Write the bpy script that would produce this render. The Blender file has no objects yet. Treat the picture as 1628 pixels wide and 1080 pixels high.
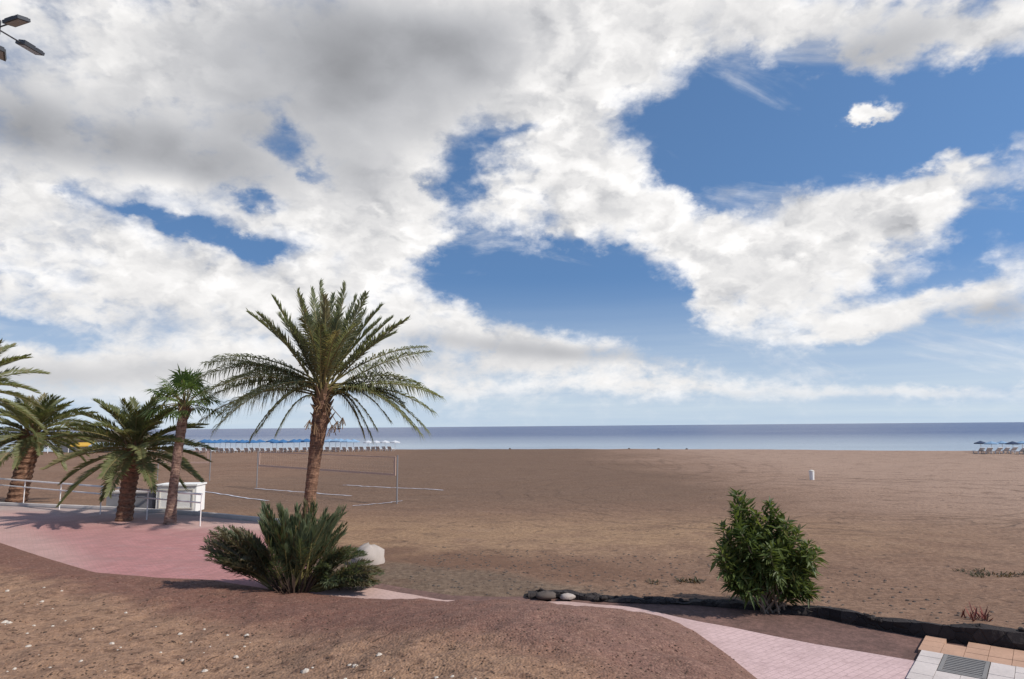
import bpy, math, random
import numpy as np
from mathutils import Vector, Matrix
random.seed(7); rng = np.random.default_rng(7)
S = bpy.context.scene; COL = S.collection
R = math.radians

# ---------------------------------------------------------------- camera
F, CX, CY, ZC = 1061.0, 814.0, 540.0, 4.0
PITCH, ROLL = math.atan(138/1061), R(-0.48)
cam = bpy.data.cameras.new('camera'); camo = bpy.data.objects.new('camera', cam); COL.objects.link(camo)
camo.matrix_world = Matrix.Translation((0, 0, ZC)) @ Matrix.Rotation(math.pi/2 + PITCH, 4, 'X') @ Matrix.Rotation(ROLL, 4, 'Z')
cam.sensor_width = 36; cam.lens = F/1628*36; cam.clip_start = .1; cam.clip_end = 90000
S.camera = camo

def ray(x, y):
    """direction (not normalised) of a photo pixel"""
    a, b = (x-CX)/F, (CY-y)/F
    X = a*math.cos(ROLL) - b*math.sin(ROLL); Y = a*math.sin(ROLL) + b*math.cos(ROLL)
    return Vector((X, math.cos(PITCH)-Y*math.sin(PITCH), math.sin(PITCH)+Y*math.cos(PITCH)))
def on_z(x, y, z):
    d = ray(x, y); t = (z-ZC)/d.z
    return Vector((d.x*t, d.y*t, z))
def at_y(x, y, Y):
    d = ray(x, y); t = Y/d.y
    return Vector((d.x*t, Y, ZC+d.z*t))

# ---------------------------------------------------------------- light
SUN_AZ, SUN_EL = 110.0, 42.0          # degrees clockwise from +Y (the view), i.e. from the right
world = bpy.data.worlds.new('World'); S.world = world; world.use_nodes = True
world.cycles.sampling_method = 'MANUAL'; world.cycles.sample_map_resolution = 512
sl = bpy.data.lights.new('sun', 'SUN'); sl.energy = 4.4; sl.angle = R(1.4); sl.color = (1, .95, .87)
so = bpy.data.objects.new('sun', sl); COL.objects.link(so)
sd = Vector((math.sin(R(SUN_AZ))*math.cos(R(SUN_EL)), math.cos(R(SUN_AZ))*math.cos(R(SUN_EL)), math.sin(R(SUN_EL))))
so.rotation_euler = sd.to_track_quat('Z', 'Y').to_euler()
so.location = (30, 0, 40)
vs = S.view_settings
vs.view_transform = 'Standard'; vs.look = 'None'; vs.exposure = 0; vs.gamma = 1; vs.use_curve_mapping = False

# ---- small expression wrapper for nodes
class G:
    def __init__(s, tree): s.t = tree
    def n(s, typ, **kw):
        nd = s.t.nodes.new(typ)
        for k, v in kw.items(): setattr(nd, k, v)
        return nd
    def link(s, a, b): s.t.links.new(a, b)
    def put(s, sock, v):
        if isinstance(v, E): v = v.s
        if isinstance(v, bpy.types.NodeSocket): s.t.links.new(v, sock)
        elif v is not None:
            if hasattr(sock.default_value, '__len__') and not hasattr(v, '__len__'): v = (v,)*len(sock.default_value)
            if hasattr(v, '__len__') and len(v) == 3 and len(sock.default_value) == 4: v = (*v, 1)
            sock.default_value = v
    def m(s, op, *a, clamp=False):
        nd = s.n('ShaderNodeMath', operation=op, use_clamp=clamp)
        for i, v in enumerate(a): s.put(nd.inputs[i], v)
        return E(s, nd.outputs[0])
    def vm(s, op, *a):
        nd = s.n('ShaderNodeVectorMath', operation=op)
        j = 0
        for v in a:
            if op == 'SCALE' and j == 1: s.put(nd.inputs['Scale'], v)
            else: s.put(nd.inputs[j], v)
            j += 1
        return E(s, nd.outputs['Value' if op in ('DOT_PRODUCT', 'LENGTH') else 'Vector'])
    def xyz(s, x, y, z):
        nd = s.n('ShaderNodeCombineXYZ')
        for i, v in enumerate((x, y, z)): s.put(nd.inputs[i], v)
        return E(s, nd.outputs[0])
    def sep(s, v):
        nd = s.n('ShaderNodeSeparateXYZ'); s.put(nd.inputs[0], v); return [E(s, o) for o in nd.outputs]
    def noise(s, vec, scale, det=4, rough=.55, lac=2.0, dist=0, color=False, dims='3D'):
        nd = s.n('ShaderNodeTexNoise', noise_dimensions=dims); s.put(nd.inputs['Vector'], vec)
        for k, v in (('Scale', scale), ('Detail', det), ('Roughness', rough), ('Lacunarity', lac), ('Distortion', dist)): s.put(nd.inputs[k], v)
        return E(s, nd.outputs['Color' if color else 'Fac'])
    def voro(s, vec, scale, feature='F1', out='Distance', rnd=1, smooth=None):
        nd = s.n('ShaderNodeTexVoronoi', feature=feature); s.put(nd.inputs['Vector'], vec); s.put(nd.inputs['Scale'], scale)
        s.put(nd.inputs['Randomness'], rnd)
        if smooth is not None: s.put(nd.inputs['Smoothness'], smooth)
        return E(s, nd.outputs[out])
    def sst(s, v, a, b, c=0., d=1.):
        nd = s.n('ShaderNodeMapRange', interpolation_type='SMOOTHSTEP')
        for i, q in enumerate((v, a, b, c, d)): s.put(nd.inputs[i], q)
        return E(s, nd.outputs[0])
    def mix(s, f, a, b, blend='MIX'):
        nd = s.n('ShaderNodeMix', data_type='RGBA', blend_type=blend)
        s.put(nd.inputs[0], f); s.put(nd.inputs[6], a); s.put(nd.inputs[7], b)
        return E(s, nd.outputs[2])
class E:
    def __init__(s, g, sock): s.g, s.s = g, sock
    def __add__(a, b): return a.g.m('ADD', a, b)
    __radd__ = __add__
    def __mul__(a, b): return a.g.m('MULTIPLY', a, b)
    __rmul__ = __mul__
    def __sub__(a, b): return a.g.m('SUBTRACT', a, b)
    def __rsub__(a, b): return a.g.m('SUBTRACT', b, a)
    def __truediv__(a, b): return a.g.m('DIVIDE', a, b)
    def clamp(a): return a.g.m('ADD', a, 0, clamp=True)

# ---------------------------------------------------------------- sky with clouds (all by world direction)
def dirs(x, y):
    d = ray(x, y).normalized(); return math.degrees(math.atan2(d.x, d.y)), math.degrees(math.asin(d.z))
def blob_matrix(cx, cy, rx, ry, rot):
    a0, e0 = dirs(cx, cy); h = 4
    ax, ex = dirs(cx+h, cy); ay, ey = dirs(cx, cy+h)
    J = np.array([[(ax-a0)/h, (ay-a0)/h], [(ex-e0)/h, (ey-e0)/h]])
    c, s_ = math.cos(R(rot)), math.sin(R(rot))
    M = np.linalg.inv(J @ np.array([[c, -s_], [s_, c]]) @ np.diag([rx, ry]))
    o = M @ np.array([a0, e0])
    return (M[0, 0], M[0, 1], -o[0]), (M[1, 0], M[1, 1], -o[1])

# cloud masses (+) and open blue (-): photo x, y, half width, half height, tilt (deg, clockwise), weight
COVER = [
 (330,110,560,190,0,.75), (150,260,260,120,10,.6), (640,120,240,170,0,.8), (980,50,330,90,0,.9), (1400,50,260,60,-4,1.0),
 (1600,60,130,50,-10,.5), (180,430,330,90,6,.6), (560,360,170,110,0,.75), (620,350,75,90,20,.7), (420,470,250,60,0,.6),
 (960,230,120,130,0,.85), (900,330,170,70,8,.75), (1080,360,110,45,18,.75), (1330,330,160,65,0,.9), (1490,300,190,48,-17,1.0),
 (1240,435,130,75,5,1.35), (1130,470,48,60,0,1.0), (1200,500,90,22,-15,.4), (1395,190,56,24,-16,2.3), (1350,200,30,18,-10,1.2), (1440,490,160,32,-16,.85), (1580,465,90,60,0,.75),
 (850,545,210,42,7,.95), (720,520,110,42,0,.6), (600,595,420,32,0,.75), (1050,620,480,14,0,.55), (130,590,300,40,0,.9), (420,560,200,50,0,.5), (250,640,300,20,0,.4), (1400,625,300,10,0,.5),
 (900,130,110,80,0,.5), (870,200,90,60,0,.35), (1340,545,80,20,-15,.3), (60,300,60,40,0,.4),
 (1180,225,140,78,0,-1.5), (1100,200,70,90,0,-.9), (1320,215,110,62,0,-.9), (1500,190,130,62,-12,-1.25), (1600,165,90,60,-10,-.8), (1120,290,60,22,0,-.5),
 (870,455,190,46,4,-1.5), (990,475,100,46,10,-1.2), (715,440,50,45,0,-.8), (735,320,45,70,25,-.62), (830,232,80,14,-6,-.6), (770,275,60,30,20,-.45),
 (455,222,46,30,20,-1.15), (495,268,45,11,25,-.75), (410,308,52,17,10,-.95), (110,298,40,18,30,-.8), (235,348,90,12,14,-.75), (345,374,95,15,14,-.85), (420,398,40,12,10,-.7),
 (50,528,100,16,4,-.8), (1560,375,120,30,-18,-.9), (1450,445,120,20,-20,-.8), (1110,555,110,26,8,-.75), (1300,560,150,18,-8,-.6), (1480,580,240,26,0,-.7), (800,600,120,14,0,-.35),(1225,265,30,60,30,-.3),
]
DARK = [
 (330,150,420,150,0,.14), (520,250,200,60,20,.10), (575,130,170,125,0,.50), (640,60,200,60,0,.28), (150,215,300,52,10,.42), (60,200,110,70,0,.16), (330,270,150,40,14,.18), (1410,70,120,58,-22,.42),
 (1320,100,90,40,0,.15), (780,110,110,90,0,.14), (1590,492,70,26,-10,.40), (1480,510,90,16,-16,.16), (960,345,70,22,-15,.16), (1245,462,50,28,0,.15), (890,560,190,15,4,.34), (700,545,120,22,0,.16),
 (640,585,240,18,0,.20), (300,505,320,26,4,.13), (120,600,240,34,0,.26), (100,380,110,30,8,.12), (1150,60,60,40,0,.12),(560,390,60,50,0,.10),(1400,345,70,14,0,.10),
]
nt = world.node_tree; nt.nodes.clear(); g = G(nt)
tc = g.n('ShaderNodeTexCoord'); D = g.vm('NORMALIZE', tc.outputs['Generated'])
dx, dy, dz = g.sep(D)
zp = g.m('MAXIMUM', dz, 0.0)
el = g.m('ARCSINE', dz)*57.2958; az = g.m('ARCTAN2', dx, dy)*57.2958
inv = g.m('DIVIDE', 1.7, zp + .6)
Q = g.xyz(dx*inv, dy*inv, zp*1.2)                       # cloud-layer coordinates: flatten towards the horizon
w1 = g.vm('SUBTRACT', g.noise(Q, 2.2, 3, .5, color=True), (.5, .5, .5))
w2 = g.vm('SUBTRACT', g.noise(Q, 9.0, 5, .6, color=True), (.5, .5, .5))
w1x, w1y, _ = g.sep(w1); w2x, w2y, _ = g.sep(w2)
amp = g.sst(el, 0, 22, .3, 1.0)
azw = az + w1x*8.5 + w2x*5.0
elw = el + (w1y*6.0 + w2y*4.4)*amp
PV = g.xyz(azw, elw, 1.0)
az2 = az + w1x*5.0; el2 = el + w1y*4.0*amp
PV2 = g.xyz(az2, el2, 1.0)
def blobs(lst, vec):
    acc = None
    for cx, cy, rx, ry, rot, wt in lst:
        ma, mb = blob_matrix(cx, cy, rx, ry, rot)
        a = g.vm('DOT_PRODUCT', vec, ma); b = g.vm('DOT_PRODUCT', vec, mb)
        r2 = g.m('MULTIPLY_ADD', a, a, b*b)
        e = g.m('POWER', math.exp(-1.0), r2)
        acc = g.m('MULTIPLY_ADD', e, wt, 0.0 if acc is None else acc)
    return acc
cov = blobs(COVER, PV)
dark = blobs(DARK, PV2)
fb = g.noise(Q, 3.4, 9, .6)
fb2 = g.noise(Q, 13.0, 6, .62)
lo = g.noise(Q, 3.0, 2, .45); loS = g.noise(g.vm('ADD', Q, (.05, .0, .07)), 3.0, 2, .45)   # offset towards the sun: relief of the billows
def puff(v):
    q1 = g.noise(v, 5.2, 1, .5) - .5; q2 = g.noise(v, 12.5, 2, .55) - .5
    n1 = g.m('SQRT', q1*q1 + .0035); n2 = g.m('SQRT', q2*q2 + .003)
    return 1.0 - (n1*2.6 + n2*1.3)                        # billows: rounded heads, creased valleys
Qp = g.vm('ADD', Q, g.vm('SCALE', w2, .16))
pf = puff(Qp); pfS = puff(g.vm('ADD', Qp, (.035, .0, .05)))
fb3 = g.noise(Q, 1.8, 2, .5)
ng = g.m('MINIMUM', cov, 0.0)
c = cov*.92 - ng*.30 + (fb-.5)*1.75 + (pf-.62)*.70 + (fb2-.5)*.85 - .19
alpha = g.sst(c, g.m('MULTIPLY_ADD', fb3, -1.0, .16), g.m('MULTIPLY_ADD', lo, .9, .26))
cir = g.noise(g.vm('MULTIPLY', Q, (1.0, 2.6, 1.0)), 2.4, 7, .62, dist=.6)      # thin torn veils between the heaps
alpha = g.m('MAXIMUM', alpha, g.sst(cir + cov*.10, .50, .82, 0, .55))
core = g.sst(c, .25, 1.3)
dk = g.sst(dark, .02, .34, 0.0, .85)
billow = g.m('SUBTRACT', 1.0, dk)                       # thick grey bases are smooth, lit heads are lumpy
relief = (lo-loS)*.8 + ((pf-pfS)*.56 + (pf-.62)*.12)*billow
shade = dark*(lo*.7 + .78) + core*.07
lum = .93 - (1.0 - g.m('POWER', math.exp(-1.1), shade))*.95 + relief*g.sst(el, 2, 16, .3, .9) + (fb-.5)*.12
lum = g.m('MINIMUM', g.m('MAXIMUM', lum, .3), 1.05)
grey = g.sst(lum, .35, .95)
ccol = g.mix(grey, (.95, .97, 1.03), (1.0, .985, .975))
cloud = g.vm('SCALE', ccol, lum)
sky = g.n('ShaderNodeTexSky', sky_type='NISHITA', sun_disc=False)
sky.sun_elevation = R(SUN_EL); sky.sun_rotation = R(SUN_AZ); sky.air_density = 1.0; sky.dust_density = .15; sky.ozone_density = 3.0; sky.altitude = 0
SKY_STRENGTH = .142
g.put(sky.inputs['Vector'], g.vm('NORMALIZE', g.xyz(dx, dy, zp*.90 + .31)))      # clear maritime air: deep blue holds low down
skyc = g.vm('MULTIPLY', sky.outputs[0], (.84, .99, 1.06))
# thin veil of bright haze low over the sea
veil = g.sst(el, .5, 13, .85, 0.0)*(g.noise(g.xyz(az*.02, el*.5, 0), 1.6, 4, .55)*.8 + .55)
cs = g.vm('SCALE', cloud, 1/SKY_STRENGTH)
vs_ = g.vm('SCALE', g.xyz(.64, .735, .81), 1/SKY_STRENGTH)
sk = g.mix(veil.clamp(), skyc, vs_)
sk = g.mix(alpha*g.sst(el, 0, 4, .2, 1.0), sk, cs)
bg = g.n('ShaderNodeBackground'); g.put(bg.inputs['Color'], sk); bg.inputs['Strength'].default_value = SKY_STRENGTH
wo = g.n('ShaderNodeOutputWorld'); g.link(bg.outputs[0], wo.inputs[0])

# ---------------------------------------------------------------- helpers
def tag(o, label=None, cat=None, group=None, kind=None):
    for k, v in (('label', label), ('category', cat), ('group', group), ('kind', kind)):
        if v: o[k] = v
    return o
def empty(name, loc, label, cat, group=None):
    o = bpy.data.objects.new(name, None); COL.objects.link(o); o.location = loc; o.empty_display_size = .2
    return tag(o, label, cat, group)
class MB:
    """collects faces in world coordinates; build() makes one object whose origin is its parent's (or its own) base"""
    def __init__(s): s.v, s.f, s.m = [], [], []
    def add(s, vs_, fs, m=0):
        k = len(s.v); s.v += [tuple(p) for p in vs_]; s.f += [tuple(i+k for i in f) for f in fs]; s.m += [m]*len(fs)
    def box(s, lo, hi, m=0, mat=None):
        x0, y0, z0 = lo; x1, y1, z1 = hi
        vs_ = [Vector(p) for p in ((x0,y0,z0),(x1,y0,z0),(x1,y1,z0),(x0,y1,z0),(x0,y0,z1),(x1,y0,z1),(x1,y1,z1),(x0,y1,z1))]
        if mat is not None: vs_ = [mat @ p for p in vs_]
        s.add(vs_, [(0,3,2,1),(4,5,6,7),(0,1,5,4),(1,2,6,5),(2,3,7,6),(3,0,4,7)], m)
    def tube(s, pts, rad, n=6, m=0, cap=True):
        pts = [Vector(p) for p in pts]; ring = []
        for i, p in enumerate(pts):
            t = (pts[min(i+1, len(pts)-1)]-pts[max(i-1, 0)]).normalized()
            u = t.cross(Vector((0,0,1)) if abs(t.z) < .9 else Vector((0,1,0))).normalized(); w = u.cross(t)
            r = rad[i] if hasattr(rad, '__len__') else rad
            ring += [p + (u*math.cos(2*math.pi*k/n) + w*math.sin(2*math.pi*k/n))*r for k in range(n)]
        fs = [(i*n+k, i*n+(k+1)%n, (i+1)*n+(k+1)%n, (i+1)*n+k) for i in range(len(pts)-1) for k in range(n)]
        if cap: fs += [tuple(range(n))[::-1], tuple((len(pts)-1)*n+k for k in range(n))]
        s.add(ring, fs, m)
    def build(s, name, mats, parent=None, loc=None, smooth=False):
        me = bpy.data.meshes.new(name)
        o0 = Vector(loc) if loc is not None else (parent_loc(parent) if parent else Vector((0,0,0)))
        a = np.array(s.v, dtype=float) - np.array(o0)
        me.from_pydata(a.tolist(), [], s.f)
        if not isinstance(mats, (list, tuple)): mats = [mats]
        for m in mats: me.materials.append(m)
        me.polygons.foreach_set('material_index', s.m)
        if smooth: me.polygons.foreach_set('use_smooth', [True]*len(s.f))
        me.update()
        o = bpy.data.objects.new(name, me); COL.objects.link(o)
        if parent: o.parent = parent
        else: o.location = o0
        return o
def parent_loc(p):
    l = Vector((0,0,0))
    while p: l += p.location; p = p.parent
    return l
def vnoise(x, y, seed=0):
    """smooth value noise, numpy"""
    r = np.random.default_rng(seed).random((256, 256))
    xi, yi = np.floor(x).astype(int), np.floor(y).astype(int); fx, fy = x-xi, y-yi
    fx, fy = fx*fx*(3-2*fx), fy*fy*(3-2*fy)
    q = lambda i, j: r[(xi+i) % 256, (yi+j) % 256]
    return (q(0,0)*(1-fx)+q(1,0)*fx)*(1-fy) + (q(0,1)*(1-fx)+q(1,1)*fx)*fy - .5
def fbm(x, y, o=4, seed=0):
    return sum(vnoise(x*2**k+17*k, y*2**k+5*k, seed+k)/2**k for k in range(o))
def sstep(x, a, b):
    t = np.clip((x-a)/(b-a), 0, 1); return t*t*(3-2*t)

# ---------------------------------------------------------------- materials
def mat(name, fn, rough=.9, bump=None):
    m = bpy.data.materials.new(name); m.use_nodes = True; t = m.node_tree; t.nodes.clear(); gg = G(t)
    b = gg.n('ShaderNodeBsdfPrincipled'); o = gg.n('ShaderNodeOutputMaterial'); gg.link(b.outputs[0], o.inputs[0])
    b.inputs['Roughness'].default_value = rough; b.inputs['Specular IOR Level'].default_value = .25
    geo = gg.n('ShaderNodeNewGeometry'); tcn = gg.n('ShaderNodeTexCoord')
    gg.b, gg.out, gg.pos, gg.island, gg.obj = b, o, geo.outputs['Position'], geo.outputs['Random Per Island'], tcn.outputs['Object']
    gg.rand = E(gg, gg.n('ShaderNodeObjectInfo').outputs['Random'])
    res = fn(gg)
    col, h, strength, dist = res if isinstance(res, tuple) else (res, None, 0, 0)
    gg.put(b.inputs['Base Color'], col)
    if h is not None:
        bn = gg.n('ShaderNodeBump'); gg.put(bn.inputs['Height'], h); bn.inputs['Strength'].default_value = strength; bn.inputs['Distance'].default_value = dist
        gg.link(bn.outputs[0], b.inputs['Normal'])
    return m
def plain(name, col, rough=.7, var=.15, scale=3, metal=0):
    def fn(g):
        n = g.noise(g.obj, scale, 4, .6); n2 = g.noise(g.obj, scale*9, 3, .6)
        g.b.inputs['Metallic'].default_value = metal
        f = (n*.6+n2*.4)
        return g.mix(f, tuple(c*(1-var) for c in col), tuple(min(1, c*(1+var)) for c in col)), n2, .2, .01
    return mat(name, fn, rough)
def leafmat(name, a, b, dry=(.16,.12,.05), dryf=.06, transl=.3):
    m = bpy.data.materials.new(name); m.use_nodes = True; t = m.node_tree; t.nodes.clear(); g = G(t)
    geo = g.n('ShaderNodeNewGeometry'); isl = E(g, geo.outputs['Random Per Island']); oi = E(g, g.n('ShaderNodeObjectInfo').outputs['Random'])
    f = (isl*.45 + oi*.55)
    c = g.mix(f, a, b); c = g.mix(g.sst(isl, 1-dryf, 1-dryf+.01), c, dry); c = g.mix(g.sst(oi, .93, .96, 0, .6), c, dry)
    p = g.n('ShaderNodeBsdfPrincipled'); g.put(p.inputs['Base Color'], c); p.inputs['Roughness'].default_value = .5; p.inputs['Specular IOR Level'].default_value = .35
    tr = g.n('ShaderNodeBsdfTranslucent'); g.put(tr.inputs['Color'], g.mix(.6, c, g.vm('MULTIPLY', c, (1.5, 1.5, .5))))
    mx = g.n('ShaderNodeMixShader'); mx.inputs[0].default_value = transl; g.link(p.outputs[0], mx.inputs[1]); g.link(tr.outputs[0], mx.inputs[2])
    o = g.n('ShaderNodeOutputMaterial'); g.link(mx.outputs[0], o.inputs[0])
    return m

def f_beach(g):
    x, y, z = g.sep(g.pos)
    big = g.noise(g.pos, .07, 4, .55); mid = g.noise(g.pos, .5, 5, .6); fine = g.noise(g.pos, 7, 4, .65); gr = g.noise(g.pos, 45, 2, .6)
    strk = g.noise(g.xyz(x*.12, y*.5, 0), 1.0, 5, .65)
    c = g.mix(g.sst(big + (mid-.5)*.5, .35, .65), (0.185, 0.098, 0.060), (0.242, 0.140, 0.090))
    c = g.mix(g.sst(strk, .45, .7, 0, .55), c, (0.265, 0.156, 0.099))
    # tan drift of pale sand near the promenade, red-brown crusted strip in front of it
    tan = g.sst(g.m('ABSOLUTE', y - 25 + (mid-.5)*10), 1, 8, 1, 0)*g.sst(x, 4, 18, 1, .25)
    c = g.mix(tan*g.sst(mid, .3, .6, .4, 1.0), c, (0.331, 0.201, 0.111))
    red = g.sst(g.m('ABSOLUTE', y - 18.6 + (mid-.5)*6 + x*.35), .5, 2.8, 1, 0)*g.sst(x, 1, 6, 1, .3)
    c = g.mix(red*g.sst(fine, .3, .6, .55, 1.0), c, (0.130, 0.059, 0.034))
    gry = g.sst(y + x*.66 + (mid-.5)*2.0, 16.2, 17.2, 1, 0)*g.sst(x, 1.4, 2.6, 1, 0)
    c = g.mix(gry*.85, c, (0.130, 0.095, 0.066))
    # darker sand in the middle of the beach, paler sand to the right
    dark_mid = g.sst(y + (big-.5)*16, 26, 40)*g.sst(g.m('ABSOLUTE', x + 2 + (big-.5)*20), 9, 24, 1, 0)
    c = g.mix(dark_mid*.85, c, (0.131, 0.077, 0.050))
    dry = g.sst(x + (big-.5)*14 + (mid-.5)*5, 8, 32)  # paler towards the right: partly sun glare painted into the sand colour
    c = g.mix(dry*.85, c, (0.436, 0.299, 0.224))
    # tyre and rake arcs, churned patches
    def arcs(cx, cy, r0, r1, per, sy):
        dist = g.vm('LENGTH', g.vm('SUBTRACT', g.xyz(x + (mid-.5)*1.6, (y + (mid-.5)*1.0)*sy, 0), (cx, cy*sy, 0)))
        return g.sst(g.m('PINGPONG', dist, per), .0, per*.3, 1, 0)*g.sst(dist, r0, r0+.6)*g.sst(dist, r1, r1+2, 1, 0)
    am = arcs(16, 40, 11.5, 16.5, .85, 1.0) + arcs(15.5, 27.5, 1.2, 5.0, .7, 1.7) + arcs(-8, 75, 22, 33, 1.4, .8)*.8 + arcs(34, 70, 16, 27, 1.3, .8)*.8
    am = (am*g.sst(g.noise(g.pos, .16, 3, .6), .38, .55)).clamp()
    c = g.mix(am*.55, c, (0.093, 0.051, 0.033))
    ch = g.noise(g.xyz(x*.45, y*.75, 0), 1.0, 6, .7)
    fpv = g.voro(g.xyz(x + (mid-.5)*1.5, y*1.0 + (mid-.5)*1.5, 0), 1.7); fp = g.sst(fpv, .10, .26, 1, 0)*g.sst(g.noise(g.pos, .35, 3, .6), .42, .58)
    c = g.mix(fp*.50, c, (.085, .048, .034))
    c = g.mix(g.sst(ch, .50, .70, 0, .70), c, (0.104, 0.056, 0.037)); c = g.mix(g.sst(ch, .30, .42, .35, 0), c, (0.294, 0.198, 0.140))
    c = g.mix(g.sst(fine*.6+gr*.4, .36, .64), g.mix(.50, c, (0.068, 0.035, 0.021), ), g.mix(.18, c, (0.506, 0.341, 0.223)))
    h = mid*.5 + fine*.30 + gr*.05 + strk*.3 - am*.22 - ch*.5 - fp*.35
    return c, h, .9, .13
def f_gravel(g):
    x, y, z = g.sep(g.pos)
    big = g.noise(g.pos, .35, 3, .55); mid = g.noise(g.pos, 1.6, 4, .6); fine = g.noise(g.pos, 11, 4, .65)
    st = g.voro(g.pos, 26, out='Color'); sv = g.sep(st)[0]; sd_ = g.voro(g.pos, 26)
    # tan earth beside the street, red-brown volcanic gravel next to the path
    t = g.sst(y + x*.66 + (big-.5)*1.6 + (mid-.5)*1.6, 8.0, 9.7)
    c = g.mix(t, (0.364, 0.215, 0.131), (0.203, 0.095, 0.068))
    c = g.mix(g.sst(x + (mid-.5)*1.5, -3, 1.5, 0, .75)*t, c, (.225, .125, .096))
    c = g.mix(g.sst(g.noise(g.pos, 4.5, 3, .55), .52, .68, 0, .75)*g.m('SUBTRACT', 1.0, t*.75), c, (0.125, 0.067, 0.042))
    c = g.mix(g.sst(mid, .40, .66, 0, .3), c, (0.146, 0.077, 0.051))
    c = g.mix(g.sst(fine, .35, .7), g.mix(.40, c, (0.052, 0.026, 0.018)), c)
    c = g.mix(g.sst(sv, .55, 1.0, 0, .30), c, (0.416, 0.258, 0.185))
    h = mid*.6 + fine*.35 - sd_*.35
    return c, h, .9, .05
def f_path(g):
    x, y, z = g.sep(g.pos)
    br = g.n('ShaderNodeTexBrick'); br.offset = .5
    rot = g.vm('ADD', g.xyz(x*.8+y*.6, y*.8-x*.6, 0), g.vm('SCALE', g.vm('SUBTRACT', g.noise(g.pos, .6, 2, color=True), (.5,.5,.5)), .06))
    g.put(br.inputs['Vector'], rot)
    for k, v in (('Scale', 1.0), ('Mortar Size', .008), ('Mortar Smooth', .3), ('Brick Width', .22), ('Row Height', .11), ('Bias', 0)): br.inputs[k].default_value = v
    big = g.noise(g.pos, .22, 4, .6); mid = g.noise(g.pos, 1.3, 5, .6); fine = g.noise(g.pos, 16, 3, .6)
    g.put(br.inputs['Color1'], (0.491, 0.222, 0.211)); g.put(br.inputs['Color2'], (0.398, 0.177, 0.167)); g.put(br.inputs['Mortar'], (0.316, 0.182, 0.162))
    c = E(g, br.outputs['Color'])
    streak = g.noise(g.xyz(x*.25 - y*.1, y*.9 + x*.3, 0), 1.1, 4, .6)
    c = g.mix(g.sst(streak, .5, .72, 0, .35), c, (0.304, 0.182, 0.167))
    # trodden, sand-dusted stretches are paler
    dust = g.sst(x + (mid-.5)*1.5, -5.4, -3.6, 0, .85) + g.sst(y + (mid-.5)*4 + x*.35, 19.6, 22.2, 0, .75)*g.sst(x, -16, -11, .45, 1.0) + g.sst(x + y*.33 + (big-.5)*1.5, -7.2, -3.6, .55, 0)*g.sst(x+y, 6.5, 8.5, 1, .2)
    c = g.mix(dust.clamp(), c, (0.538, 0.382, 0.324))
    c = g.mix(g.sst(x + (mid-.5)*1.5, 1.0, 4, 0, .75), c, (.64, .455, .445))
    grey = g.sst(y + x*.32 + (mid-.5)*2, 22.5, 24.5)*g.sst(x, -15, -11, 1, 0)
    c = g.mix(grey*.7, c, (0.386, 0.336, 0.302))
    c = g.mix(g.sst(mid*.6 + fine*.4, .40, .62), g.mix(.26, c, (0.164, 0.103, 0.086)), c)
    c = g.mix(E(g, br.outputs['Fac'])*g.sst(mid, .35, .65, 0, .34), c, (.22, .14, .125))
    st2 = g.noise(g.xyz(x*.9 + y*.5, y*2.6 - x*.4, 0), 1.3, 5, .65)
    c = g.mix(g.sst(st2, .52, .70, 0, .35), c, (.36, .235, .23))
    return c, fine*.3 + E(g, br.outputs['Fac'])*-.5 + mid*.4, .5, .012
def f_strip(g):
    x, y, z = g.sep(g.pos)
    mid = g.noise(g.pos, 1.4, 4, .6); fine = g.noise(g.pos, 12, 4, .65)
    c = g.mix(g.sst(mid, .35, .65), (0.138, 0.079, 0.065), (0.210, 0.118, 0.096))
    c = g.mix(g.sst(fine, .35, .65), g.mix(.4, c, (0.048, 0.031, 0.024)), c)
    return c, mid*.6+fine*.4, .8, .05
def f_stonewall(g):
    v = g.voro(g.pos, 4.2, out='Color'); e = g.voro(g.pos, 4.2, 'DISTANCE_TO_EDGE'); n = g.noise(g.pos, 14, 5, .65)
    c = g.mix(g.sep(v)[0], (.022, .017, .016), (.050, .040, .037)); c = g.mix(g.sst(n, .55, .75, 0, .5), c, (.09, .07, .06))
    return c, n*.5 + g.sst(e, 0, .06)*.5, .9, .04
def f_kerb(g):
    n = g.noise(g.pos, 2.5, 5, .6); n2 = g.noise(g.pos, 30, 2)
    return g.mix(n, (.40, .35, .32), (.58, .53, .50)), n2, .3, .01
def f_trunk(g, lo=(.095, .052, .036), hi=(.30, .165, .105)):
    x, y, z = g.sep(g.obj)
    n = g.noise(g.obj, 6, 5, .65); s = g.noise(g.xyz(x*5, y*5, z*22), 1.0, 4, .6)
    c = g.mix(g.sst(n*.5+s*.5, .35, .66), lo, hi)
    c = g.mix(g.sst(s, .62, .75, 0, .6), c, (.30, .21, .15))
    return c, s + n*.5, .9, .04
def f_sea(g):
    x, y, z = g.sep(g.pos)
    dist = y + x*.25
    g.b.inputs['IOR'].default_value = 1.33; g.b.inputs['Specular IOR Level'].default_value = .09
    n1 = g.noise(g.xyz(x*.012, y*.03, 0), 1.0, 6, .6); n2 = g.noise(g.xyz(x*.35, y*.8, 0), 1.0, 5, .65); n3 = g.noise(g.xyz(x*.0012, y*.006, 0), 1.0, 4, .6)
    c = g.mix(g.sst(g.m('LOGARITHM', dist, 10.0), 2.16, 2.66), (.35, .405, .45), (.050, .085, .19))
    c = g.mix(g.sst(n1*.6+n3*.5, .45, .75, 0, .5), c, (.20, .24, .31))
    return c, n2, .55, .9

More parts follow.
